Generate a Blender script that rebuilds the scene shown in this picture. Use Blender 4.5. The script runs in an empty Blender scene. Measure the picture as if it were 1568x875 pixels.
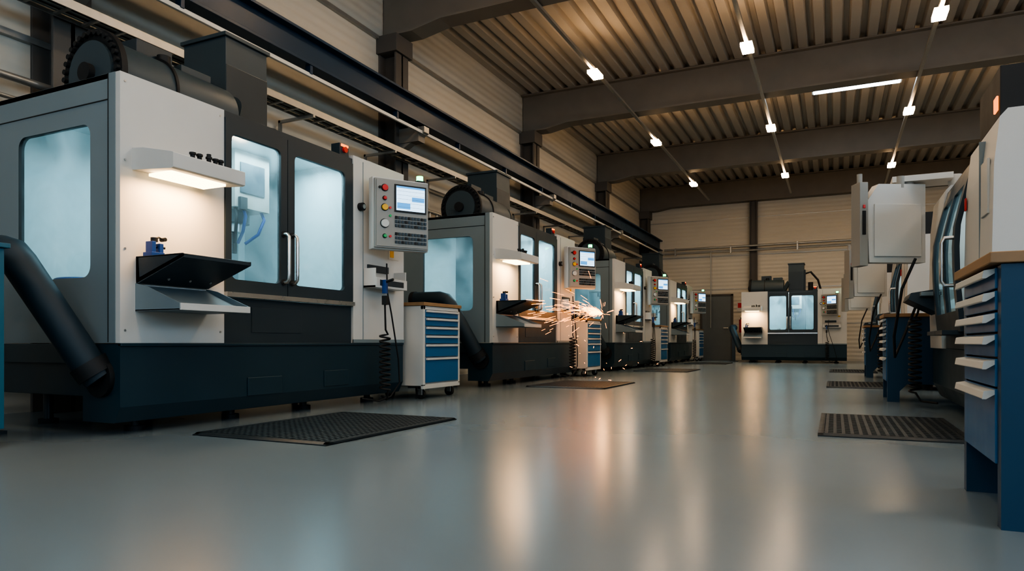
import bpy, bmesh, math, random
from mathutils import Vector, Matrix
random.seed(7)
D=bpy.data
scene=bpy.context.scene
COL=scene.collection

# ---------------------------------------------------------------- materials
def mat(name, col, rough=.5, metal=0, emis=None, es=0, noise=0, nscale=6, bump=0, bscale=200, spec=.5, coat=0):
    m=D.materials.new(name); m.use_nodes=True
    nt=m.node_tree; b=nt.nodes['Principled BSDF']
    b.inputs['Base Color'].default_value=(*col,1)
    b.inputs['Roughness'].default_value=rough
    b.inputs['Metallic'].default_value=metal
    b.inputs['Specular IOR Level'].default_value=spec
    if coat: b.inputs['Coat Weight'].default_value=coat; b.inputs['Coat Roughness'].default_value=.15
    if emis:
        b.inputs['Emission Color'].default_value=(*emis,1); b.inputs['Emission Strength'].default_value=es
    tc=nt.nodes.new('ShaderNodeTexCoord')
    if noise:
        n=nt.nodes.new('ShaderNodeTexNoise'); n.inputs['Scale'].default_value=nscale; n.inputs['Detail'].default_value=6
        nt.links.new(tc.outputs['Object'],n.inputs['Vector'])
        r=nt.nodes.new('ShaderNodeMix'); r.data_type='RGBA'
        r.inputs[6].default_value=(*[c*(1-noise) for c in col],1)
        r.inputs[7].default_value=(*[min(1,c*(1+noise)) for c in col],1)
        nt.links.new(n.outputs['Fac'],r.inputs[0]); nt.links.new(r.outputs[2],b.inputs['Base Color'])
        mr=nt.nodes.new('ShaderNodeMapRange'); mr.inputs['To Min'].default_value=max(.03,rough-.1); mr.inputs['To Max'].default_value=rough+.1
        nt.links.new(n.outputs['Fac'],mr.inputs['Value']); nt.links.new(mr.outputs['Result'],b.inputs['Roughness'])
    if bump:
        n2=nt.nodes.new('ShaderNodeTexNoise'); n2.inputs['Scale'].default_value=bscale
        nt.links.new(tc.outputs['Object'],n2.inputs['Vector'])
        bp=nt.nodes.new('ShaderNodeBump'); bp.inputs['Strength'].default_value=bump; bp.inputs['Distance'].default_value=.01
        nt.links.new(n2.outputs['Fac'],bp.inputs['Height']); nt.links.new(bp.outputs['Normal'],b.inputs['Normal'])
    return m

M={}
M['white']=mat('machine_offwhite_paint',(.56,.56,.54),.45,noise=.04,nscale=3,bump=.05,bscale=300)
M['side']=mat('machine_grey_shade_paint',(.19,.24,.262),.45,noise=.05,nscale=3)  # shade of the off-white machine sides put into the colour; also grey trim
M['dark']=mat('machine_slate_paint',(.013,.041,.060),.42,noise=.12,nscale=3)
M['frame']=mat('door_frame_paint',(.028,.045,.058),.4,noise=.06)
M['black']=mat('black_rubber',(.012,.014,.016),.6,noise=.1)
M['steel']=mat('brushed_steel',(.55,.55,.54),.3,1,noise=.08,nscale=20)
M['inner']=mat('enclosure_inner_paint',(.58,.68,.70),.5,noise=.06,nscale=4)
M['drum']=mat('tool_changer_cover',(.045,.068,.082),.45,noise=.08)
M['chute']=mat('chip_chute_paint',(.016,.034,.048),.55,noise=.08)
M['grey']=mat('console_grey',(.30,.29,.265),.45,noise=.04)
M['blue']=mat('cabinet_blue',(.018,.13,.29),.38,noise=.05)
M['deepblue']=mat('cabinet_deep_blue',(.012,.055,.11),.42,noise=.06)
M['cream']=mat('trolley_cream',(.56,.56,.53),.4,noise=.04)
M['wood']=mat('beech_top',(.30,.18,.09),.5,noise=.25,nscale=14)
M['red']=mat('red_button',(.6,.03,.02),.35,noise=.03)
M['yellow']=mat('yellow_button',(.75,.42,.03),.4,noise=.03)
M['green']=mat('green_button',(.05,.4,.12),.4,noise=.03)
M['teal']=mat('teal_paint',(.022,.11,.17),.4,noise=.06)
M['gunblue']=mat('blue_plastic',(.02,.07,.25),.35,noise=.05)
M['rail']=mat('crane_rail_blue',(.012,.040,.078),.45,noise=.15)
M['beam']=mat('beam_paint',(.235,.21,.18),.6,noise=.15,nscale=3)
M['column']=mat('column_paint',(.12,.112,.102),.6,noise=.15,nscale=3)
M['galv']=mat('galvanised_steel',(.42,.42,.40),.4,.7,noise=.15,nscale=15)
M['door']=mat('steel_door_grey',(.16,.18,.19),.5,noise=.06)
M['matrub']=mat('mat_rubber',(.02,.029,.035),.5,noise=.2,nscale=30)
def emit(name,col,s):
    m=D.materials.new(name); m.use_nodes=True; nt=m.node_tree; nt.nodes.clear()
    e=nt.nodes.new('ShaderNodeEmission'); o=nt.nodes.new('ShaderNodeOutputMaterial')
    e.inputs[0].default_value=(*col,1); e.inputs[1].default_value=s; nt.links.new(e.outputs[0],o.inputs[0]); return m
M['lamp']=emit('warm_led',(1,.75,.49),160)
M['lampedge']=emit('warm_housing_glow',(1,.62,.32),55)  # housing made to glow: warm rim and added uplight on the ceiling
M['worklamp']=emit('worklight_led',(1,.70,.38),6)
M['screen']=emit('screen_lcd',(.55,.78,1),1.8)
M['screen2']=emit('screen_lcd_blue',(.10,.36,.75),1.3)
M['greenled']=emit('green_beacon',(.05,1,.3),6)
M['orangeled']=emit('orange_beacon',(1,.25,.05),2.2)
M['sky']=emit('skylight_panel',(.74,.88,1),13)
M['daylight']=emit('window_daylight',(.52,.77,1),3.0)  # glowing panes of the added windows, cool fill for the foreground
M['daylight2']=emit('side_fill_daylight',(.52,.77,1),8)
M['spark']=emit('spark_glow',(1,.32,.06),11)
M['inled']=emit('enclosure_led',(.8,.95,1),8)

def glassmat():
    m=D.materials.new('hazy_machine_glass'); m.use_nodes=True; nt=m.node_tree; nt.nodes.clear()
    o=nt.nodes.new('ShaderNodeOutputMaterial'); tr=nt.nodes.new('ShaderNodeBsdfTransparent'); tr.inputs[0].default_value=(.76,.92,.95,1)
    tl=nt.nodes.new('ShaderNodeBsdfTranslucent'); tl.inputs[0].default_value=(.60,.76,.80,1)
    gl=nt.nodes.new('ShaderNodeBsdfGlossy'); gl.inputs['Roughness'].default_value=.06
    tc=nt.nodes.new('ShaderNodeTexCoord'); n=nt.nodes.new('ShaderNodeTexNoise'); n.inputs['Scale'].default_value=2.6; n.inputs['Detail'].default_value=6; n.inputs['Distortion'].default_value=.6
    nt.links.new(tc.outputs['Object'],n.inputs['Vector'])
    mr=nt.nodes.new('ShaderNodeMapRange'); mr.inputs['From Min'].default_value=.35; mr.inputs['From Max'].default_value=.7
    mr.inputs['To Min'].default_value=.03; mr.inputs['To Max'].default_value=.30
    nt.links.new(n.outputs['Fac'],mr.inputs['Value'])
    a=nt.nodes.new('ShaderNodeMixShader'); nt.links.new(mr.outputs['Result'],a.inputs[0]); nt.links.new(tr.outputs[0],a.inputs[1]); nt.links.new(tl.outputs[0],a.inputs[2])
    lw=nt.nodes.new('ShaderNodeLayerWeight'); lw.inputs['Blend'].default_value=.5
    p=nt.nodes.new('ShaderNodeMath'); p.operation='POWER'; p.inputs[1].default_value=4; nt.links.new(lw.outputs['Facing'],p.inputs[0])
    q=nt.nodes.new('ShaderNodeMath'); q.operation='MULTIPLY_ADD'; q.inputs[1].default_value=.6; q.inputs[2].default_value=.04; nt.links.new(p.outputs[0],q.inputs[0])
    b=nt.nodes.new('ShaderNodeMixShader'); nt.links.new(q.outputs[0],b.inputs[0]); nt.links.new(a.outputs[0],b.inputs[1]); nt.links.new(gl.outputs[0],b.inputs[2])
    nt.links.new(b.outputs[0],o.inputs[0]); return m
M['glass']=glassmat()

def floormat():
    m=mat('epoxy_floor',(.17,.225,.26),.21)
    nt=m.node_tree; b=nt.nodes['Principled BSDF']; L=nt.links
    tc=nt.nodes.new('ShaderNodeTexCoord')
    n=nt.nodes.new('ShaderNodeTexNoise'); n.inputs['Scale'].default_value=.5; n.inputs['Detail'].default_value=3; n.inputs['Roughness'].default_value=.5
    L.new(tc.outputs['Object'],n.inputs['Vector'])
    cr=nt.nodes.new('ShaderNodeMix'); cr.data_type='RGBA'; cr.inputs[6].default_value=(.142,.192,.228,1); cr.inputs[7].default_value=(.188,.242,.278,1)
    L.new(n.outputs['Fac'],cr.inputs[0]); L.new(cr.outputs[2],b.inputs['Base Color'])
    mr=nt.nodes.new('ShaderNodeMapRange'); mr.inputs['To Min'].default_value=.19; mr.inputs['To Max'].default_value=.27
    L.new(n.outputs['Fac'],mr.inputs['Value']); L.new(mr.outputs['Result'],b.inputs['Roughness'])
    return m
M['floor']=floormat()
def wallmat(name,col,scale):
    m=mat(name,col,.6,noise=.06,nscale=1.2)
    nt=m.node_tree; b=nt.nodes['Principled BSDF']; L=nt.links
    tc=nt.nodes.new('ShaderNodeTexCoord'); w=nt.nodes.new('ShaderNodeTexWave'); w.bands_direction='Z'; w.wave_profile='SIN'
    w.inputs['Scale'].default_value=scale
    L.new(tc.outputs['Object'],w.inputs['Vector'])
    bp=nt.nodes.new('ShaderNodeBump'); bp.inputs['Strength'].default_value=.6; bp.inputs['Distance'].default_value=.014
    L.new(w.outputs['Fac'],bp.inputs['Height']); L.new(bp.outputs['Normal'],b.inputs['Normal'])
    return m
M['wall']=wallmat('sandwich_panel_wall',(.62,.58,.50),2.6)
M['deck']=mat('roof_deck_sheet',(.46,.43,.385),.5,noise=.08,nscale=1.5)

# ---------------------------------------------------------------- mesh builder
class MB:
    def __init__(s): s.v=[]; s.f=[]; s.m=[]; s.sm=[]; s.keys=[]
    def k(s,key):
        if key not in s.keys: s.keys.append(key)
        return s.keys.index(key)
    def add(s,vs,fs,key,smooth=False):
        o=len(s.v); s.v+= [tuple(p) for p in vs]; mi=s.k(key)
        for f in fs:
            s.f.append([i+o for i in f]); s.m.append(mi); s.sm.append(smooth)
    def box(s,x0,x1,y0,y1,z0,z1,key):
        vs=[(x0,y0,z0),(x1,y0,z0),(x1,y1,z0),(x0,y1,z0),(x0,y0,z1),(x1,y0,z1),(x1,y1,z1),(x0,y1,z1)]
        s.add(vs,[(0,3,2,1),(4,5,6,7),(0,1,5,4),(1,2,6,5),(2,3,7,6),(3,0,4,7)],key)
    def cyl(s,p0,p1,r,key,seg=20,r2=None):
        p0=Vector(p0);p1=Vector(p1); r2=r if r2 is None else r2
        a=(p1-p0).normalized(); t=Vector((0,0,1)) if abs(a.z)<.9 else Vector((1,0,0))
        u=a.cross(t).normalized(); w=a.cross(u)
        vs=[];
        for i in range(seg):
            c=math.cos(2*math.pi*i/seg); d=math.sin(2*math.pi*i/seg)
            vs.append(p0+(u*c+w*d)*r)
        for i in range(seg):
            c=math.cos(2*math.pi*i/seg); d=math.sin(2*math.pi*i/seg)
            vs.append(p1+(u*c+w*d)*r2)
        s.add(vs,[(i,(i+1)%seg,seg+(i+1)%seg,seg+i) for i in range(seg)],key,True)
        s.add(vs,[tuple(range(seg))[::-1],tuple(range(seg,2*seg))],key)
    def tube(s,pts,r,key,seg=8):
        pts=[Vector(p) for p in pts]; n=len(pts); vs=[]; 
        pu=None
        for i,p in enumerate(pts):
            a=(pts[min(i+1,n-1)]-pts[max(i-1,0)]).normalized()
            if pu is None:
                t=Vector((0,0,1)) if abs(a.z)<.9 else Vector((1,0,0)); u=a.cross(t).normalized()
            else:
                u=(pu-a*pu.dot(a)).normalized()
            pu=u; w=a.cross(u)
            for j in range(seg):
                vs.append(p+(u*math.cos(2*math.pi*j/seg)+w*math.sin(2*math.pi*j/seg))*r)
        fs=[]
        for i in range(n-1):
            for j in range(seg):
                fs.append((i*seg+j,i*seg+(j+1)%seg,(i+1)*seg+(j+1)%seg,(i+1)*seg+j))
        s.add(vs,fs,key,True)
        s.add(vs,[tuple(range(seg)),tuple(range((n-1)*seg,n*seg))],key)
    def prism(s,poly,axis,a0,a1,key,smooth=False):
        def P(a,q):
            if axis=='x': return (a,q[0],q[1])
            if axis=='y': return (q[0],a,q[1])
            return (q[0],q[1],a)
        n=len(poly); vs=[P(a0,q) for q in poly]+[P(a1,q) for q in poly]
        s.add(vs,[(i,(i+1)%n,n+(i+1)%n,n+i) for i in range(n)],key,smooth)
        s.add(vs,[tuple(range(n)),tuple(range(n,2*n))],key)
    def plate(s,axis,c,t,a0,a1,z0,z1,ha0,ha1,hz0,hz1,r,key,glass=None):
        def P(d,a,z): return (a,d,z) if axis=='y' else (d,a,z)
        k=5; inner=[]; corners=[(a0,z0),(a1,z0),(a1,z1),(a0,z1)]
        cs=[(ha0+r,hz0+r,180),(ha1-r,hz0+r,270),(ha1-r,hz1-r,0),(ha0+r,hz1-r,90)]
        for (cx,cz,an) in cs:
            for i in range(k+1):
                q=math.radians(an+90*i/k); inner.append((cx+r*math.cos(q),cz+r*math.sin(q)))
        n=len(inner)
        for side,d in ((0,c),(1,c+t)):
            vs=[P(d,*q) for q in corners]+[P(d,*q) for q in inner]; fs=[]
            for g in range(4):
                for i in range(k): fs.append((g,4+g*(k+1)+i,4+g*(k+1)+i+1))
                g2=(g+1)%4; fs.append((g,4+g*(k+1)+k,4+g2*(k+1),g2))
            s.add(vs,fs,key)
        vs=[P(c,*q) for q in inner]+[P(c+t,*q) for q in inner]
        s.add(vs,[(i,(i+1)%n,n+(i+1)%n,n+i) for i in range(n)],'black',True)
        vs=[P(c,*q) for q in corners]+[P(c+t,*q) for q in corners]
        s.add(vs,[(i,(i+1)%4,4+(i+1)%4,4+i) for i in range(4)],key)
        if glass: s.add([P(c+t*.5,*q) for q in inner],[tuple(range(n))],glass)
    def mesh(s,name,fix=True):
        me=D.meshes.new(name); me.from_pydata(s.v,[],s.f); 
        for k in s.keys: me.materials.append(M[k])
        me.polygons.foreach_set('material_index',s.m); me.polygons.foreach_set('use_smooth',s.sm)
        if fix:
            bm=bmesh.new(); bm.from_mesh(me); bmesh.ops.recalc_face_normals(bm,faces=bm.faces); bm.to_mesh(me); bm.free()
        me.update(); return me

def obj(name,me,parent=None,mx=None,bevel=0):
    o=D.objects.new(name,me); COL.objects.link(o)
    if parent: o.parent=parent
    if mx is not None: o.matrix_local=mx
    if bevel:
        b=o.modifiers.new('bevel','BEVEL'); b.width=bevel; b.segments=2; b.limit_method='ANGLE'; b.angle_limit=math.radians(50)
    return o
def empty(name,loc,rz=0,sc=1):
    e=D.objects.new(name,None); COL.objects.link(e); e.empty_display_size=.2
    e.location=loc; e.rotation_euler=(0,0,math.radians(rz)); e.scale=(sc,)*3; return e
def area(name,parent,loc,size,sizey,power,col,rot=(0,0,0)):
    l=D.lights.new(name,'AREA'); l.shape='RECTANGLE'; l.size=size; l.size_y=sizey; l.energy=power; l.color=col
    o=D.objects.new(name,l); COL.objects.link(o); o.parent=parent; o.location=loc; o.rotation_euler=rot; return o

I4=Matrix.Identity(4)
def T(x,y,z,rz=0,rx=0): return Matrix.Translation((x,y,z))@Matrix.Rotation(math.radians(rz),4,'Z')@Matrix.Rotation(math.radians(rx),4,'X')
def helix(cx,cy,z0,z1,r,turns,n=10):
    N=int(turns*n); return [(cx+r*math.cos(2*math.pi*i/n),cy+r*math.sin(2*math.pi*i/n),z0+(z1-z0)*i/N) for i in range(N+1)]

# ---------------------------------------------------------------- CNC mill (front -y, x to the right)
def mill_parts():
    P=[]
    L=2.87; TOP=2.13
    b=MB()
    b.prism([(0,.54),(0,.17),(.05,.075),(.34,.075),(.34,.54)],'x',.0,L,'dark')
    b.box(.04,L-.03,.34,1.25,.22,.54,'dark')
    b.box(-.004,.02,.36,1.2,.42,.54,'dark')
    b.box(.95,1.28,-.008,.0,.17,.30,'dark'); b.box(1.75,2.05,-.008,0,.19,.32,'dark')
    b.box(0,L,-.012,.02,.525,.545,'dark')
    for x in (.25,1.0,1.75,2.6):
        for y in (.22,1.1):
            b.cyl((x,y,0),(x,y,.03),.06,'black'); b.cyl((x,y,.02),(x,y,.24),.03,'frame',12)
    b.cyl((.02,.16,.34),(-.03,.16,.34),.115,'black',24)
    P.append(('base',b.mesh('mill_base'),I4,.006))
    e=MB()
    e.box(0,.748,0,.04,.545,TOP,'white')
    e.plate('x',.0,.035,.10,1.25,.545,TOP,.27,.99,.94,1.86,.07,'side','glass')
    e.box(-.003,.035,.04,.10,.545,TOP,'side')
    e.box(-.006,0,.098,.104,.55,TOP,'black')
    e.box(-.004,.0,.10,1.25,1.975,1.981,'black')
    e.box(0,2.2,1.25,1.29,.545,TOP,'side')
    e.box(.035,2.13,1.235,1.25,.56,TOP-.03,'inner')
    e.box(0,2.13,.04,1.25,TOP-.03,TOP,'side')
    e.box(.04,2.09,.05,1.235,TOP-.045,TOP-.03,'inner')
    e.box(2.09,2.11,.04,1.25,.56,TOP-.03,'inner')
    e.box(.035,2.09,.04,1.235,.56,.60,'inner')
    e.box(.035,.74,.041,.05,.56,TOP-.03,'inner')
    e.box(2.11,L,-.01,.62,.545,TOP+.03,'white')
    e.box(2.24,2.246,-.014,-.008,.56,TOP,'side')
    e.box(2.2,L-.02,.62,1.3,.545,1.95,'side')
    e.box(2.11,L+.004,-.016,.0,.545,.575,'side')
    e.box(.748,2.11,.012,.04,.545,.86,'frame')
    e.box(.748,2.11,-.03,.03,.862,.895,'steel')
    e.box(.748,2.11,0.0,.04,2.085,TOP,'frame')
    e.box(1.0,1.5,.008,.014,.62,.80,'frame')
    e.box(2.62,2.78,-.014,-.009,1.32,1.44,'cream'); e.box(2.64,2.70,-.0155,-.014,1.34,1.42,'yellow')
    for x in (.03,.715):
        for z in (.62,1.1,1.62,2.08): e.cyl((x,0,z),(x,-.004,z),.007,'steel',10)
    P.append(('enclosure',e.mesh('mill_enclosure'),I4,.005))
    d=MB()
    d.plate('y',-.012,.035,.75,1.328,.897,2.083,.80,1.262,.985,1.985,.045,'frame','glass')
    d.plate('y',-.012,.035,1.334,2.105,.897,2.083,1.405,2.0,.985,1.985,.045,'frame','glass')
    for x in (1.288,1.375):
        pts=[(x,-.012,1.0),(x,-.05,1.0),(x,-.066,1.02),(x,-.068,1.06),(x,-.068,1.30),(x,-.066,1.34),(x,-.05,1.36),(x,-.012,1.36)]
        d.tube(pts,.013,'steel',10)
        d.cyl((x,-.012,1.0),(x,-.018,1.0),.024,'black',14); d.cyl((x,-.012,1.36),(x,-.018,1.36),.024,'black',14)
    P.append(('doors',d.mesh('mill_doors'),I4,.003))
    n=MB()
    n.box(.5,1.9,.45,.85,.80,.88,'steel')
    for i in range(4): n.box(.5,1.9,.50+i*.09,.515+i*.09,.88,.884,'black')
    n.box(.6,1.8,.5,1.1,.60,.80,'frame')
    n.box(.9,1.15,.5,.78,.88,.98,'frame'); n.box(.98,1.05,.47,.8,.98,1.03,'steel')
    n.box(1.30,1.66,.50,1.0,1.62,2.07,'grey'); n.box(1.25,1.75,.95,1.23,.8,2.07,'side')
    n.cyl((1.48,.70,1.62),(1.48,.70,1.52),.115,'frame',24); n.cyl((1.48,.70,1.52),(1.48,.70,1.45),.07,'steel',24); n.cyl((1.48,.70,1.45),(1.48,.70,1.28),.02,'black',12)
    n.box(1.35,1.60,.49,.50,1.74,1.98,'frame'); n.box(1.33,1.40,.47,.50,1.60,1.70,'black')
    for a in (-.13,-.05,.13):
        n.tube([(1.48+a,.56,1.66),(1.48+a*1.1,.52,1.56),(1.48+a*.9,.56,1.44),(1.48+a*.4,.64,1.36)],.013,'gunblue' if a>-.1 else 'black',8)
    n.cyl((.4,.25,1.9),(.4,.25,1.86),.05,'frame')
    n.box(.35,1.9,.14,.18,2.06,2.084,'inled')
    n.tube(helix(.22,.78,.90,.97,.10,3,16),.012,'gunblue',6); n.box(.1,.36,.62,.95,.6,.89,'side')
    P.append(('spindle_and_table',n.mesh('mill_interior'),I4,.004))
    t=MB()
    cy,cz,r=.557,2.27,.26
    t.cyl((.20,cy,cz),(.24,cy,cz),r+.03,'black',40)
    t.cyl((.18,cy,cz),(.20,cy,cz),r-.05,'drum',40)
    for i in range(32):
        a=2*math.pi*i/32; t.cyl((.205,cy+math.cos(a)*(r+.0),cz+math.sin(a)*(r+.0)),(.175,cy+math.cos(a)*(r+.0),cz+math.sin(a)*(r+.0)),.017,'black',10)
    t.cyl((.14,cy,cz),(.18,cy,cz),.06,'black',20)
    t.cyl((.24,cy,cz),(1.16,cy,cz-.02),r-.01,'drum',48)
    t.cyl((1.16,cy,cz-.02),(1.24,cy,cz-.06),r-.01,'drum',48,r2=r-.08)
    t.cyl((.62,cy,cz),(.64,cy,cz),r,'black',48)
    t.box(.52,.80,cy+.02,cy+.25,cz+.1,2.64,'frame'); t.box(.86,1.12,cy,cy+.22,cz+.1,2.58,'drum')
    t.cyl((.7,cy-.02,cz+.15),(.7,cy-.02,2.57),.045,'black',16)
    P.append(('tool_changer_drum',t.mesh('mill_drum'),I4,.004))
    w=MB()
    w.box(1.29,1.72,.59,1.06,TOP,2.97,'drum'); w.box(1.27,1.74,.57,1.08,2.97,3.0,'drum')
    w.box(1.72,1.76,.66,1.0,TOP,2.8,'frame')
    w.box(1.29,1.72,.584,.59,2.2,2.75,'frame')
    w.cyl((1.9,.75,TOP),(1.9,.75,2.42),.07,'black'); 
    w.tube([(1.75,.9,2.7),(1.9,.95,2.75),(2.1,1.0,2.5),(2.2,1.0,2.1)],.03,'black',10)
    P.append(('spindle_tower',w.mesh('mill_tower'),I4,.008))
    s=MB()
    s.prism([(0,1.70),(0,1.57),(-.33,1.545),(-.35,1.55),(-.35,1.635),(-.335,1.64),(-.1,1.69)],'x',.075,.60,'white')
    s.box(.13,.52,-.27,-.07,1.535,1.553,'worklamp')
    for i,x in enumerate((.33,.38,.45,.50,.54)):
        s.cyl((x,-.2,1.66),(x,-.2,1.70+.015*(i%3)),.014,'black',12); s.cyl((x,-.2,1.70),(x,-.2,1.712),.02,'black',12)
    s.box(.30,.57,-.25,-.14,1.655,1.668,'black')
    P.append(('worklight_shelf',s.mesh('mill_shelf'),I4,.003))
    k=MB()
    k.prism([(0,1.055),(0,.915),(-.02,.90),(-.40,1.035),(-.40,1.055),(-.385,1.055),(-.03,.935),(-.02,1.055)],'x',.10,.60,'frame')
    for x in (.10,.595): k.prism([(0,1.06),(0,.90),(-.40,1.04),(-.40,1.06)],'x',x,x+.006,'frame')
    k.box(.10,.60,-.40,0,1.05,1.058,'frame')
    k.box(.095,.605,-.38,0,.735,.745,'side')
    k.box(.095,.605,-.39,-.378,.735,.775,'white')
    for x in (.095,.600): k.prism([(0,.735),(0,.90),(-.10,.88),(-.38,.775),(-.38,.735)],'x',x,x+.006,'side')
    k.prism([(-.0,.89),(-.0,.87),(-.36,.742),(-.38,.742)],'x',.10,.60,'side')
    for x in (.2,.35,.5): k.cyl((x,-.15,.93),(x,-.157,.925),.008,'steel',8)
    k.box(.115,.20,-.12,-.04,1.058,1.085,'gunblue'); k.box(.125,.15,-.11,-.05,1.085,1.15,'gunblue')
    k.cyl((.13,-.08,1.12),(.23,-.08,1.12),.008,'black',10); k.box(.175,.20,-.11,-.05,1.085,1.14,'gunblue')
    k.cyl((.16,-.08,1.15),(.16,-.08,1.175),.02,'black',14); k.cyl((.22,-.10,1.17),(.22,-.06,1.17),.012,'black',10)
    k.tube([(.16,-.08,1.16),(.19,-.08,1.18),(.22,-.08,1.17)],.006,'black',8)
    P.append(('tool_trays',k.mesh('mill_trays'),I4,.002))
    p=MB()
    w,h=.25,.30
    p.box(-w,w,0,.10,-h,h,'grey'); p.box(-w+.012,w-.012,-.008,0,-h+.012,h-.012,'grey')
    p.box(-w-.012,w+.012,.03,.12,-h-.01,h+.015,'white')
    p.box(-.075,.225,-.016,-.004,.02,.262,'black')
    p.box(-.06,.21,-.02,-.012,.035,.248,'screen')
    p.box(-.06,.21,-.0205,-.0199,.232,.248,'screen2'); p.box(-.055,.07,-.0205,-.0199,.05,.10,'screen2'); p.box(.085,.205,-.0205,-.0199,.12,.16,'screen2')
    for i in range(5): p.box(-.055,.205,-.0206,-.0200,.065+i*.035,.067+i*.035,'side')
    for i in range(10):
        for j in range(7):
            x=-.07+i*.0305; z=-.005-.0-j*.036-.012
            if j in (3,) : continue
            p.box(x,x+.022,-.018,-.006,z-.024,z,'black' if (i+j)%4==0 else 'frame')
    for z,kk,r in ((.22,'red',.026),(.13,'red',.014),(.05,'yellow',.026),(-.09,'cream',.034),(-.20,'green',.014)):
        p.cyl((-.165,0,z),(-.165,-.028,z),r,kk,20); p.cyl((-.165,-.006,z),(-.165,-.010,z),r+.007,'black',20)
    for z,kk in ((.05,'red'),(-.02,'green'),(-.2,'red')):
        p.cyl((-.115,0,z),(-.115,-.018,z),.011,kk,14)
    p.cyl((-.21,0,.22),(-.21,-.02,.22),.012,'black',12)
    p.box(.16,.235,.03,.10,h+.015,h+.03,'black'); p.cyl((.198,.065,h+.03),(.198,.065,h+.075),.03,'greenled',18)
    p.cyl((0,.12,.1),(0,.2,.1),.05,'frame',18)
    P.append(('control_pendant',p.mesh('mill_pendant'),T(2.42,-.30,1.675,-33),.004))
    a=MB()
    a.cyl((2.62,-.02,1.78),(2.50,-.14,1.78),.035,'frame',16); a.box(2.50,2.75,-.05,0,1.70,1.86,'white')
    a.cyl((2.20,-.01,1.73),(2.20,-.05,1.73),.035,'black',18); a.cyl((2.20,-.05,1.73),(2.20,-.06,1.73),.02,'steel',18)
    a.box(2.25,2.72,-.14,-.01,1.03,1.05,'white'); a.box(2.25,2.72,-.15,-.14,1.03,1.12,'white'); a.box(2.3,2.66,-.155,-.15,1.05,1.10,'frame')
    a.box(2.25,2.26,-.14,-.01,1.03,1.2,'white'); a.box(2.71,2.72,-.14,-.01,1.03,1.2,'white')
    a.box(2.30,2.6,-.03,-.01,1.18,1.24,'frame')
    a.box(2.89,3.12,.0,.06,1.52,1.80,'white'); a.box(2.87,2.90,.01,.05,1.6,1.7,'frame'); a.box(2.915,3.095,-.004,0,1.56,1.76,'cream')
    a.box(1.98,2.10,.03,.12,2.13,2.24,'frame'); a.cyl((2.04,.03,2.19),(2.04,.01,2.19),.025,'red',14); a.box(1.995,2.085,.02,.03,2.215,2.235,'orangeled')
    a.box(2.33,2.36,-.19,-.15,.98,1.10,'gunblue'); a.cyl((2.345,-.17,1.08),(2.345,-.26,1.10),.012,'black',10); a.box(2.325,2.365,-.2,-.15,.88,.96,'black')
    hp=[(2.345,-.17,.9),(2.35,-.17,.78),(2.37,-.16,.66)]+helix(2.36,-.16,.62,.12,.045,11)+[(2.42,-.14,.04),(2.5,-.08,.03),(2.6,.05,.05)]
    a.tube(hp,.0095,'black',6)
    a.tube([(2.40,-.15,1.25),(2.38,-.17,1.0),(2.43,-.18,.8),(2.55,-.17,.4),(2.60,-.15,.18),(2.5,-.12,.06),(2.35,-.1,.03),(2.2,-.03,.06)],.008,'black',6)
    P.append(('service_fittings',a.mesh('mill_fittings'),I4,.002))
    c=MB()
    c.tube([(-.01,.16,.34),(-.06,.20,.42),(-.31,.42,1.0),(-.325,.46,1.05),(-.33,.54,1.07),(-.33,.9,1.07)],.092,'chute',24)
    c.cyl((-.025,.17,.36),(-.06,.20,.43),.108,'black',24)
    c.cyl((-.33,.88,1.07),(-.33,.93,1.07),.10,'black',24)
    c.box(-.38,-.28,.80,.86,0,.99,'frame'); c.box(-.45,-.2,.74,.92,0,.02,'frame')
    P.append(('chip_chute',c.mesh('mill_chute'),I4,0))
    return P
MILL=mill_parts()
def place_mill(loc,rz,sc=1,led=24,wl=10):
    e=empty('cnc_milling_machine',loc,rz,sc)
    for n,me,mx,bv in MILL: obj(n,me,e,mx,bv)
    area('enclosure_light',e,(1.1,.30,2.05),1.7,.3,led,(.70,.92,1))
    area('worklight',e,(.33,-.17,1.53),.36,.16,wl,(1,.56,.24))
    return e
XF=-3.75
for y in (2.61,7.38,12.44,17.3): place_mill((XF,y,0),90)
place_mill((-2.30,19.5,0),0,.90)

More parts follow.
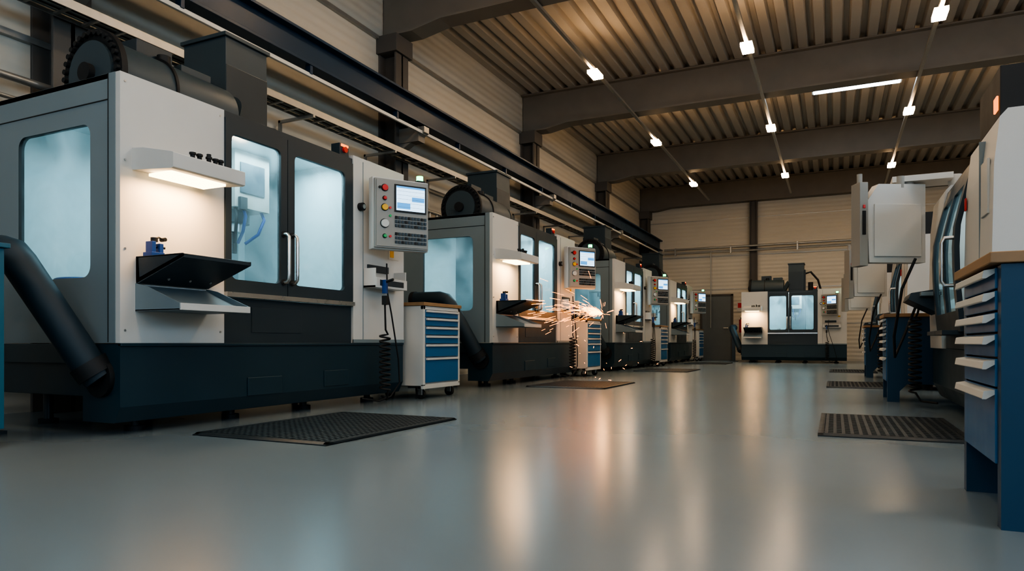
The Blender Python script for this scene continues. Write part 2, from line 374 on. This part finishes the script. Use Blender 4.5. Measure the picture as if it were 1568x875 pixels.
# ---------------------------------------------------------------- turning centre (right row)
def lathe_parts():
    P=[]; L=2.65; TOP=1.78
    b=MB()
    b.prism([(0.02,.50),(.02,.2),(.08,.08),(1.3,.08),(1.3,.50)],'x',0,L,'dark')
    for x in (.2,1.3,2.4):
        for y in (.3,1.1): b.cyl((x,y,0),(x,y,.03),.06,'black'); b.cyl((x,y,.02),(x,y,.1),.03,'steel',12)
    P.append(('base',b.mesh('lathe_base'),I4,.006))
    e=MB()
    prof=[(0,.50),(-.01,1.0),(0.0,1.50),(.025,TOP-.04),(.06,TOP),(1.3,TOP),(1.3,.5)]
    e.prism(prof,'x',1.80,L,'white')
    e.prism(prof,'x',0,.70,'white')
    e.box(2.30,2.306,-.012,.06,.55,1.7,'side')
    e.box(.70,1.80,.5,1.3,.5,TOP-.03,'inner'); e.box(.70,1.80,.10,1.3,TOP-.04,TOP,'side')
    e.box(.70,1.80,.03,.5,.5,.62,'frame')
    e.box(L,L+.006,.25,1.1,.62,1.6,'white')
    e.prism([(-.014,.82),(-.012,.50),(.03,.50),(.03,.82)],'x',1.81,L-.01,'side')
    e.box(L-.28,L-.10,-.014,-.0,1.25,1.55,'cream'); e.box(1.84,1.88,-.016,-.008,1.38,1.46,'red')
    e.box(1.95,2.52,.05,.6,TOP,2.05,'black'); e.box(2.4,2.48,.04,.05,TOP+.04,1.9,'orangeled'); e.box(.3,.9,.4,1.0,TOP,2.0,'drum')
    P.append(('enclosure',e.mesh('lathe_enclosure'),I4,.008))
    d=MB()
    n=8
    def py(z): 
        f=(z-.62)/(1.72-.62); return -.03-.035*math.sin(math.pi*min(1,max(0,f)))+.07*max(0,f-.6)/.4
    for (xa,xb,k) in ((.70,.79,'frame'),(1.22,1.30,'frame'),(1.70,1.80,'frame'),(.79,1.22,'glass'),(1.30,1.70,'glass')):
        zs=[.62+(1.72-.62)*i/n for i in range(n+1)]
        if k=='frame':
            poly=[(py(z),z) for z in zs]+[(py(z)+.03,z) for z in zs[::-1]]
            d.prism(poly,'x',xa,xb,k)
        else:
            poly=[(py(z),z) for z in zs[:2]]+[(py(z)+.03,z) for z in zs[:2][::-1]]; d.prism(poly,'x',xa,xb,'frame')
            poly=[(py(z),z) for z in zs[-2:]]+[(py(z)+.03,z) for z in zs[-2:][::-1]]; d.prism(poly,'x',xa,xb,'frame')
            for i in range(1,n-1):
                d.add([(xa,py(zs[i])+.015,zs[i]),(xb,py(zs[i])+.015,zs[i]),(xb,py(zs[i+1])+.015,zs[i+1]),(xa,py(zs[i+1])+.015,zs[i+1])],[(0,1,2,3)],'glass')
    for x in (1.76,):
        y=py(1.05)
        d.tube([(x,y,.92),(x,y-.05,.92),(x,y-.065,.95),(x,y-.065,1.2),(x,y-.05,1.23),(x,y,1.23)],.013,'steel',10)
    P.append(('sliding_doors',d.mesh('lathe_doors'),I4,.002))
    p=MB()
    p.prism([(-.24,-.33),(.24,-.33),(.26,.18),(.16,.33),(-.24,.33)],'y',.0,.10,'white')
    p.box(-.21,.21,-.01,0,-.28,.28,'grey'); p.box(-.14,.18,-.016,-.01,.0,.24,'screen')
    p.box(.26,.33,-.02,.12,-.36,.34,'grey'); p.box(.28,.31,.12,.126,-.1,.1,'black'); p.box(.285,.305,.12,.128,.12,.15,'red')
    p.cyl((.295,.05,.33),(.295,.05,.42),.022,'grey',14)
    p.box(-.2,.2,.10,.112,-.28,.16,'white'); p.cyl((-.12,.05,.33),(-.12,.05,.37),.05,'grey',16)
    P.append(('control_pendant',p.mesh('lathe_pendant'),T(.34,-.33,1.55,-63),.006))
    a=MB()
    a.box(.10,.40,-.32,.12,1.90,1.95,'white'); a.cyl((.38,-.26,1.85),(.38,-.26,1.95),.035,'grey'); a.cyl((.25,.15,TOP),(.25,.15,1.95),.05,'white')
    a.box(.25,.7,-.14,0,.92,.95,'side'); a.box(.9,1.7,-.12,.03,.60,.63,'frame'); a.prism([(-.0,.98),(-.2,.95),(-.22,.9),(0,.78)],'x',.1,.6,'frame')
    a.tube([(.25,-.1,.9),(.25,-.12,.8)]+helix(.25,-.14,.76,.12,.045,14)+[(.3,-.1,.05),(.45,.0,.05)],.0095,'black',6)
    a.tube([(.4,-.15,1.25),(.42,-.25,1.0),(.3,-.3,.6),(.1,-.28,.42),(-.05,-.2,.6),(0,-.1,.9)],.012,'black',6)
    P.append(('service_fittings',a.mesh('lathe_fittings'),I4,.002))
    return P
LATHE=lathe_parts()
def place_lathe(y_near):
    e=empty('cnc_turning_centre',(.76,y_near+2.65,0),-90)
    for n,me,mx,bv in LATHE: obj(n,me,e,mx,bv)
    area('enclosure_light',e,(1.3,.27,1.7),.9,.2,4,(.78,.95,1))
for y in (4.34,9.0,13.7): place_lathe(y)

# ---------------------------------------------------------------- tool trolley (front -y)
def trolley_mesh():
    t=MB(); W=.70; Dp=.50
    t.box(0,.035,0,Dp,.13,.90,'cream'); t.box(W-.035,W,0,Dp,.13,.90,'cream'); t.box(.035,W-.035,.02,Dp,.13,.90,'cream')
    t.box(.0,W,0,.03,.865,.90,'cream'); t.box(0,W,0,.03,.10,.145,'cream')
    t.box(-.012,W+.012,-.015,Dp+.012,.902,.935,'wood')
    zs=[.862,.785,.70,.615,.53,.40,.15]
    for i in range(6):
        z1,z0=zs[i],zs[i+1]+.010
        t.box(.042,W-.042,-.004,.03,z0,z1,'blue')
        t.box(.042,W-.042,-.022,-.002,z1-.022,z1-.002,'cream')
    for x in (.08,W-.08):
        for y in (.07,Dp-.07):
            t.box(x-.03,x+.03,y-.03,y+.03,.10,.13,'black')
            t.box(x-.026,x-.02,y-.02,y+.03,.04,.11,'steel'); t.box(x+.02,x+.026,y-.02,y+.03,.04,.11,'steel')
            t.cyl((x-.018,y+.01,.047),(x+.018,y+.01,.047),.047,'black',20)
    t.tube([(W,.08,.80),(W+.04,.08,.80),(W+.04,.42,.80),(W,.42,.80)],.01,'steel',8)
    return t.mesh('trolley')
TM=trolley_mesh()
for y in (5.53,10.3,15.36,20.2):
    e=empty('tool_trolley',(-3.55,y,0),90); obj('drawer_cabinet',TM,e,I4,.003)

# ---------------------------------------------------------------- blue workbench cabinet (front -y)
def bench_mesh():
    t=MB(); W=.62; Dp=.95
    t.box(0,W,.02,Dp,.17,.78,'deepblue')
    for x0 in (0,W-.04):
        t.prism([(0,.78),(0,0),(.10,0),(.10,.10),(.16,.165),(Dp-.16,.165),(Dp-.10,.10),(Dp-.10,0),(Dp,0),(Dp,.78)],'x',x0-.004,x0+.044,'deepblue')
    t.box(-.02,W+.02,-.03,Dp+.02,.782,.815,'wood')
    zs=[.775,.705,.64,.575,.50,.41,.18]
    for i in range(6):
        t.box(.045,W-.045,-.006,.03,zs[i+1]+.006,zs[i],'blue')
        t.prism([(-.004,zs[i]-.003),(-.034,zs[i]-.008),(-.038,zs[i]-.032),(-.028,zs[i]-.032),(-.004,zs[i]-.016)],'x',.05,W-.05,'cream')
    return t.mesh('bench')
BM_=bench_mesh()
for y in (2.42,7.2,11.95):
    e=empty('drawer_workbench',(.44,y+.62,0),-90); obj('cabinet',BM_,e,I4,.003)

# ---------------------------------------------------------------- mats
def mat_mesh(w,d):
    t=MB(); t.prism([(0,0),(w,0),(w-.03,.016),(.03,.016)],'y',0,.03,'matrub'); t.prism([(0,0),(w,0),(w-.03,.016),(.03,.016)],'y',d-.03,d,'matrub')
    t.box(0,w,0.0,d,0,.006,'matrub')
    t.prism([(0,0),(0.03,.016),(.06,.016),(.06,0)],'y',.0,d,'matrub'); t.prism([(w,0),(w-.03,.016),(w-.06,.016),(w-.06,0)],'y',0,d,'matrub')
    n=int(w/.045)
    for i in range(1,n): x=i*w/n; t.box(x-.009,x+.009,.02,d-.02,.004,.016,'matrub')
    n=int(d/.045)
    for i in range(1,n): y=i*d/n; t.box(.03,w-.03,y-.009,y+.009,.004,.0158,'matrub')
    return t.mesh('mat')
MM=mat_mesh(1.38,1.0)
for y in (2.84,7.65,12.6,17.4):
    o=obj('anti_fatigue_mat',MM); o.location=(-2.43,y,0); o.rotation_euler=(0,0,math.radians(90))
MM2=mat_mesh(1.3,.78)
for y in (4.38,9.1,13.7):
    o=obj('anti_fatigue_mat',MM2); o.location=(.69,y,0); o.rotation_euler=(0,0,math.radians(90))

# ---------------------------------------------------------------- coolant cabinet at left edge
t=MB(); t.box(-4.55,-3.90,1.45,2.08,.10,1.04,'teal'); t.box(-4.57,-3.88,1.43,2.10,1.04,1.065,'teal')
for x in (-4.5,-3.95):
    for y in (1.5,2.03): t.cyl((x,y,0),(x,y,.10),.03,'black',12)
t.box(-3.90,-3.893,1.55,1.98,.2,.9,'teal'); t.box(-3.893,-3.875,1.6,1.63,.5,.65,'steel')
obj('coolant_cabinet',t.mesh('coolant_cabinet'),bevel=.006)

# ---------------------------------------------------------------- room shell
X0,X1,Y0,Y1,ZC=-5.75,7.5,-6.0,22.2,5.55
def shell(name,a,key,bevel=0):
    t=MB(); t.box(*a,key); return obj(name,t.mesh(name),bevel=bevel)
shell('floor',(X0-.2,X1+.2,Y0-.2,Y1+.2,-.1,0),'floor')
shell('wall_left',(X0-.15,X0,Y0,Y1,0,5.8),'wall')
shell('wall_right',(X1,X1+.15,Y0,Y1,0,5.8),'wall')
shell('wall_far',(X0-.15,X1+.15,Y1,Y1+.15,0,5.8),'wall')
shell('wall_near',(X0-.15,X1+.15,Y0-.15,Y0,0,5.8),'wall')
wi=1
for xc in (-4.0,-1.4,1.2,3.8,6.0):  # unseen windows added behind the camera as cool fill light
    t=MB(); t.box(xc-1.0,xc+1.0,Y0+.02,Y0+.03,1.6,4.2,'daylight')
    for q in (-1.03,-.02,.99): t.box(xc+q,xc+q+.05,Y0+.005,Y0+.08,1.57,4.23,'door')
    for z in (1.55,2.88,4.2): t.box(xc-1.03,xc+1.04,Y0+.005,Y0+.075,z,z+.05,'door')
    obj('window_%d'%wi,t.mesh('window')); wi+=1
for yc in (-3.8,.9,5.6):  # unseen high windows, added to light the machine fronts from the right
    t=MB(); t.box(X1-.03,X1-.02,yc-1.3,yc+1.3,2.6,4.2,'daylight2')
    for q in (-1.33,-.02,1.29): t.box(X1-.08,X1-.005,yc+q,yc+q+.05,2.57,4.23,'door')
    for z in (2.55,4.2): t.box(X1-.075,X1-.005,yc-1.33,yc+1.34,z,z+.05,'door')
    obj('window_%d'%wi,t.mesh('window')); wi+=1
t=MB(); per=.26; x=X0; pts=[]
while x<X1:
    pts+=[(x,ZC),(x+.13,ZC),(x+.16,ZC+.09),(x+.23,ZC+.09)]; x+=per
pts.append((x,ZC))
vs=[(a,Y0,z) for a,z in pts]+[(a,Y1,z) for a,z in pts]; n=len(pts)
t.add(vs,[(i,i+1,n+i+1,n+i) for i in range(n-1)],'deck')
t.box(X0-.15,X1+.15,Y0-.15,Y1+.15,ZC+.10,ZC+.2,'deck')
obj('ceiling',t.mesh('ceiling',False))

cols=(-1.3,3.4,7.95,12.7,17.5,22.0)
for y in cols:
    t=MB()
    zb=4.90
    poly=[(X0+.02,ZC-.002),(X0+.02,zb-.08),(X0+.55,zb-.08),(X0+1.0,zb),(X1-1,zb),(X1-.55,zb-.08),(X1-.02,zb-.08),(X1-.02,ZC-.002)]
    t.prism(poly,'y',y-.05,y+.05,'beam')
    fl=[(X0+.3,zb-.11),(X0+.55,zb-.11),(X0+1.0,zb-.03),(X1-1,zb-.03),(X1-.3,zb-.11),(X1-.3,zb-.08),(X1-.55,zb-.08),(X1-1,zb),(X0+1.0,zb),(X0+.55,zb-.08),(X0+.3,zb-.08)]
    t.prism(fl,'y',y-.15,y+.15,'beam')
    t.box(X0+.02,X1-.02,y-.15,y+.15,ZC-.03,ZC-.002,'beam')
    obj('roof_beam',t.mesh('roof_beam'),bevel=.004)
    t=MB()
    t.box(X0+.0,X0+.30,y-.02,y+.02,0,4.8,'column'); t.box(X0+.27,X0+.30,y-.15,y+.15,0,4.8,'column'); t.box(X0+.002,X0+.03,y-.15,y+.15,0,4.8,'column')
    t.box(X0+.25,X0+.62,y-.08,y+.08,3.30,3.5,'beam')
    t.prism([(X0+.3,3.2),(X0+.7,3.42),(X0+.7,3.5),(X0+.3,3.5)],'y',y-.06,y+.06,'galv')
    t.box(X0,X0+.34,y-.2,y+.2,4.55,4.79,'column')
    obj('steel_column',t.mesh('steel_column'),bevel=.004)
t=MB()
for z in (1.9,2.9,4.75):
    t.box(X0,X0+.05,Y0,Y1,z,z+.05,'galv')
obj('trim_1',t.mesh('trim_1'))
t=MB(); cx=-5.17
t.box(cx-.11,cx+.11,Y0+.1,Y1-.02,3.83,3.86,'rail'); t.box(cx-.015,cx+.015,Y0+.1,Y1-.02,3.55,3.84,'rail'); t.box(cx-.11,cx+.11,Y0+.1,Y1-.02,3.52,3.55,'rail')
t.box(cx-.03,cx+.03,Y0+.1,Y1-.02,3.86,3.90,'rail')
t.box(cx+.06,cx+.09,Y0+.1,Y1-.02,3.40,3.44,'cream')
y=Y0+.5
while y<Y1-.3:
    t.box(cx+.03,cx+.1,y-.02,y+.02,3.43,3.52,'rail'); y+=1.6
obj('crane_runway_rail',t.mesh('crane_rail'),bevel=.003)
t=MB(); tx=-5.42
for dx in (0,.22): t.box(tx+dx,tx+dx+.012,Y0+.1,Y1-.1,3.06,3.13,'galv')
y=Y0+.2
while y<Y1-.2: t.box(tx,tx+.23,y,y+.025,3.065,3.08,'galv'); y+=.22
for i in range(5): t.tube([(tx+.04+i*.035,Y0+.2+j*1.0,3.095+.006*random.random()) for j in range(int(Y1-Y0-.4))],.012,'black' if i%2 else 'side',6)
y=Y0+1
while y<Y1-.5: t.box(X0+.06,tx+.24,y,y+.03,3.03,3.06,'galv'); t.box(X0+.06,X0+.09,y,y+.03,2.62,3.06,'galv'); y+=1.55
obj('cable_tray',t.mesh('cable_tray'))
t=MB(); t.cyl((-5.6,Y0+.1,2.55),(-5.6,Y1-.05,2.55),.03,'galv',12); t.cyl((-5.62,Y0+.1,2.4),(-5.62,Y1-.05,2.4),.018,'galv',12)
for y in (4.2,4.35,8.9,9.1,13.8,14,18.7): t.cyl((-5.6,y,.9),(-5.6,y,2.56),.02,'galv',10)
obj('wall_pipework',t.mesh('pipework'))
t=MB(); 
for z,r in ((3.50,.035),(3.36,.022)): t.cyl((-4.95,Y1-.26,z),(X1-.3,Y1-.26,z),r,'galv',12)
for x in (-4.6,-2.9,-1.0,.8,2.6): t.box(x-.02,x+.02,Y1-.29,Y1-.22,3.3,3.55,'galv')
t.cyl((-3.5,Y1-.26,1.0),(-3.5,Y1-.26,3.4),.015,'galv',8)
obj('compressed_air_pipe',t.mesh('air_pipe'))
for x in (-2.25,1.85):
    t=MB(); t.box(x-.11,x-.085,Y1-.2,Y1-.02,0,5.5,'column'); t.box(x+.085,x+.11,Y1-.2,Y1-.02,0,5.5,'column'); t.box(x-.09,x+.09,Y1-.12,Y1-.10,0,5.5,'column')
    obj('steel_column',t.mesh('gable_column'))
t=MB()
for z in (1.1,2.2,3.25,4.4): t.box(X0,X1,Y1-.012,Y1,z,z+.025,'galv')
obj('trim_2',t.mesh('trim_2'))
t=MB(); t.box(-3.80,-2.92,Y1-.06,Y1-.01,0.0,2.0,'door'); t.box(-3.86,-3.80,Y1-.08,Y1-.005,0,2.06,'column'); t.box(-2.92,-2.86,Y1-.08,Y1-.005,0,2.06,'column'); t.box(-3.86,-2.86,Y1-.08,Y1-.005,2.0,2.06,'column')
t.cyl((-3.02,Y1-.06,1.0),(-3.02,Y1-.11,1.0),.015,'steel',10); t.box(-3.14,-3.0,Y1-.12,Y1-.105,.99,1.01,'steel')
obj('door_1',t.mesh('door'),bevel=.004)
t=MB(); t.cyl((-2.6,Y1-.14,.85),(-2.6,Y1-.14,1.25),.07,'red',18); t.cyl((-2.6,Y1-.14,1.25),(-2.6,Y1-.14,1.32),.03,'black',12); t.box(-2.64,-2.56,Y1-.10,Y1-.0,1.0,1.1,'black')
obj('fire_extinguisher',t.mesh('extinguisher'))
t=MB(); t.box(-2.75,-2.45,Y1-.03,Y1,1.5,1.8,'white'); t.box(-2.72,-2.48,Y1-.035,Y1-.03,1.62,1.77,'red'); obj('wall_sign',t.mesh('sign'))
t=MB(); t.box(2.2,3.0,Y1-.35,Y1-.02,.0,1.9,'side'); t.box(2.22,2.59,Y1-.365,Y1-.35,.1,1.85,'white'); t.box(2.61,2.98,Y1-.365,Y1-.35,.1,1.85,'white'); obj('storage_locker',t.mesh('locker'),bevel=.005)

# ---------------------------------------------------------------- lamps
for lx in (-3.40,-1.13,1.22,3.5):
    t=MB(); t.box(lx-.025,lx+.025,Y0+.5,Y1-1.2,4.80,4.84,'galv')
    for y in cols[:-1]: t.cyl((lx,y,4.84),(lx,y,4.78+.08),.012,'galv',8)
    obj('light_rail',t.mesh('light_rail'))
    for y in (10.25,14.3,18.5,6.1,1.9,-2.3):
        t=MB(); t.box(lx-.065,lx+.065,y-.14,y+.14,4.728,4.735,'lamp')
        t.box(lx-.08,lx+.08,y-.155,y+.155,4.735,4.788,'lampedge'); t.box(lx-.04,lx+.04,y-.1,y+.1,4.788,4.799,'galv')
        obj('ceiling_lamp',t.mesh('ceiling_lamp'))
for (x,y) in ((.37,14.7),(.37,5.2),(-2.2,.5),(.37,-2.5),(4.5,14.7),(4.5,5.2)):  # only the first is in view; the others are added for cool light
    t=MB(); t.box(x-.75,x+.75,y-.2,y+.2,ZC-.055,ZC-.045,'sky'); t.box(x-.78,x+.78,y-.23,y+.23,ZC-.045,ZC-.003,'cream'); obj('skylight',t.mesh('skylight'))

# ---------------------------------------------------------------- sparks
t=MB(); src=Vector((-3.30,10.35,1.0))
for i in range(400):
    dirv=Vector((random.gauss(.02,.05),-1,random.gauss(.045,.065))).normalized()
    dd=min(2.4,random.expovariate(1/.75)); l=random.uniform(.10,.42)
    if i>375: dirv=Vector((random.gauss(.1,.3),random.gauss(-.5,.4),random.gauss(.1,.4))).normalized(); dd*=.3; l*=.4
    def pos(s): return src+dirv*s+Vector((0,0,-.03*s*s))
    if min(pos(dd+l).x,pos(dd).x)<-3.5: continue
    t.tube([pos(dd),pos(dd+l*.5),pos(dd+l)],random.uniform(.0006,.0016),'spark',4)
for i in range(24):
    p=Vector((random.uniform(-3.4,-2.2),random.uniform(8.0,10.2),random.uniform(.03,.7))); q=p+Vector((random.uniform(-.03,.03),random.uniform(-.05,.05),random.uniform(-.02,.03)))
    t.tube([p,q],.002,'spark',4)
obj('grinding_sparks',t.mesh('sparks',False))
l=D.lights.new('spark_glow','POINT'); l.energy=9; l.color=(1,.5,.2); l.shadow_soft_size=.08
o=D.objects.new('spark_light',l); COL.objects.link(o); o.location=(-3.2,10.0,1.04)

# ---------------------------------------------------------------- world, camera
w=D.worlds.new('world'); scene.world=w; w.use_nodes=True
w.node_tree.nodes['Background'].inputs[0].default_value=(.3,.42,.5,1); w.node_tree.nodes['Background'].inputs[1].default_value=.2
cam=D.cameras.new('camera'); co=D.objects.new('camera',cam); COL.objects.link(co)
co.location=(0,0,.55); co.rotation_euler=(math.radians(90),0,math.radians(25.3))
cam.lens=24; cam.sensor_width=36; cam.shift_y=.0555; cam.clip_start=.05
scene.camera=co
scene.view_settings.view_transform='AgX'
scene.view_settings.look='AgX - High Contrast'
scene.view_settings.exposure=.08
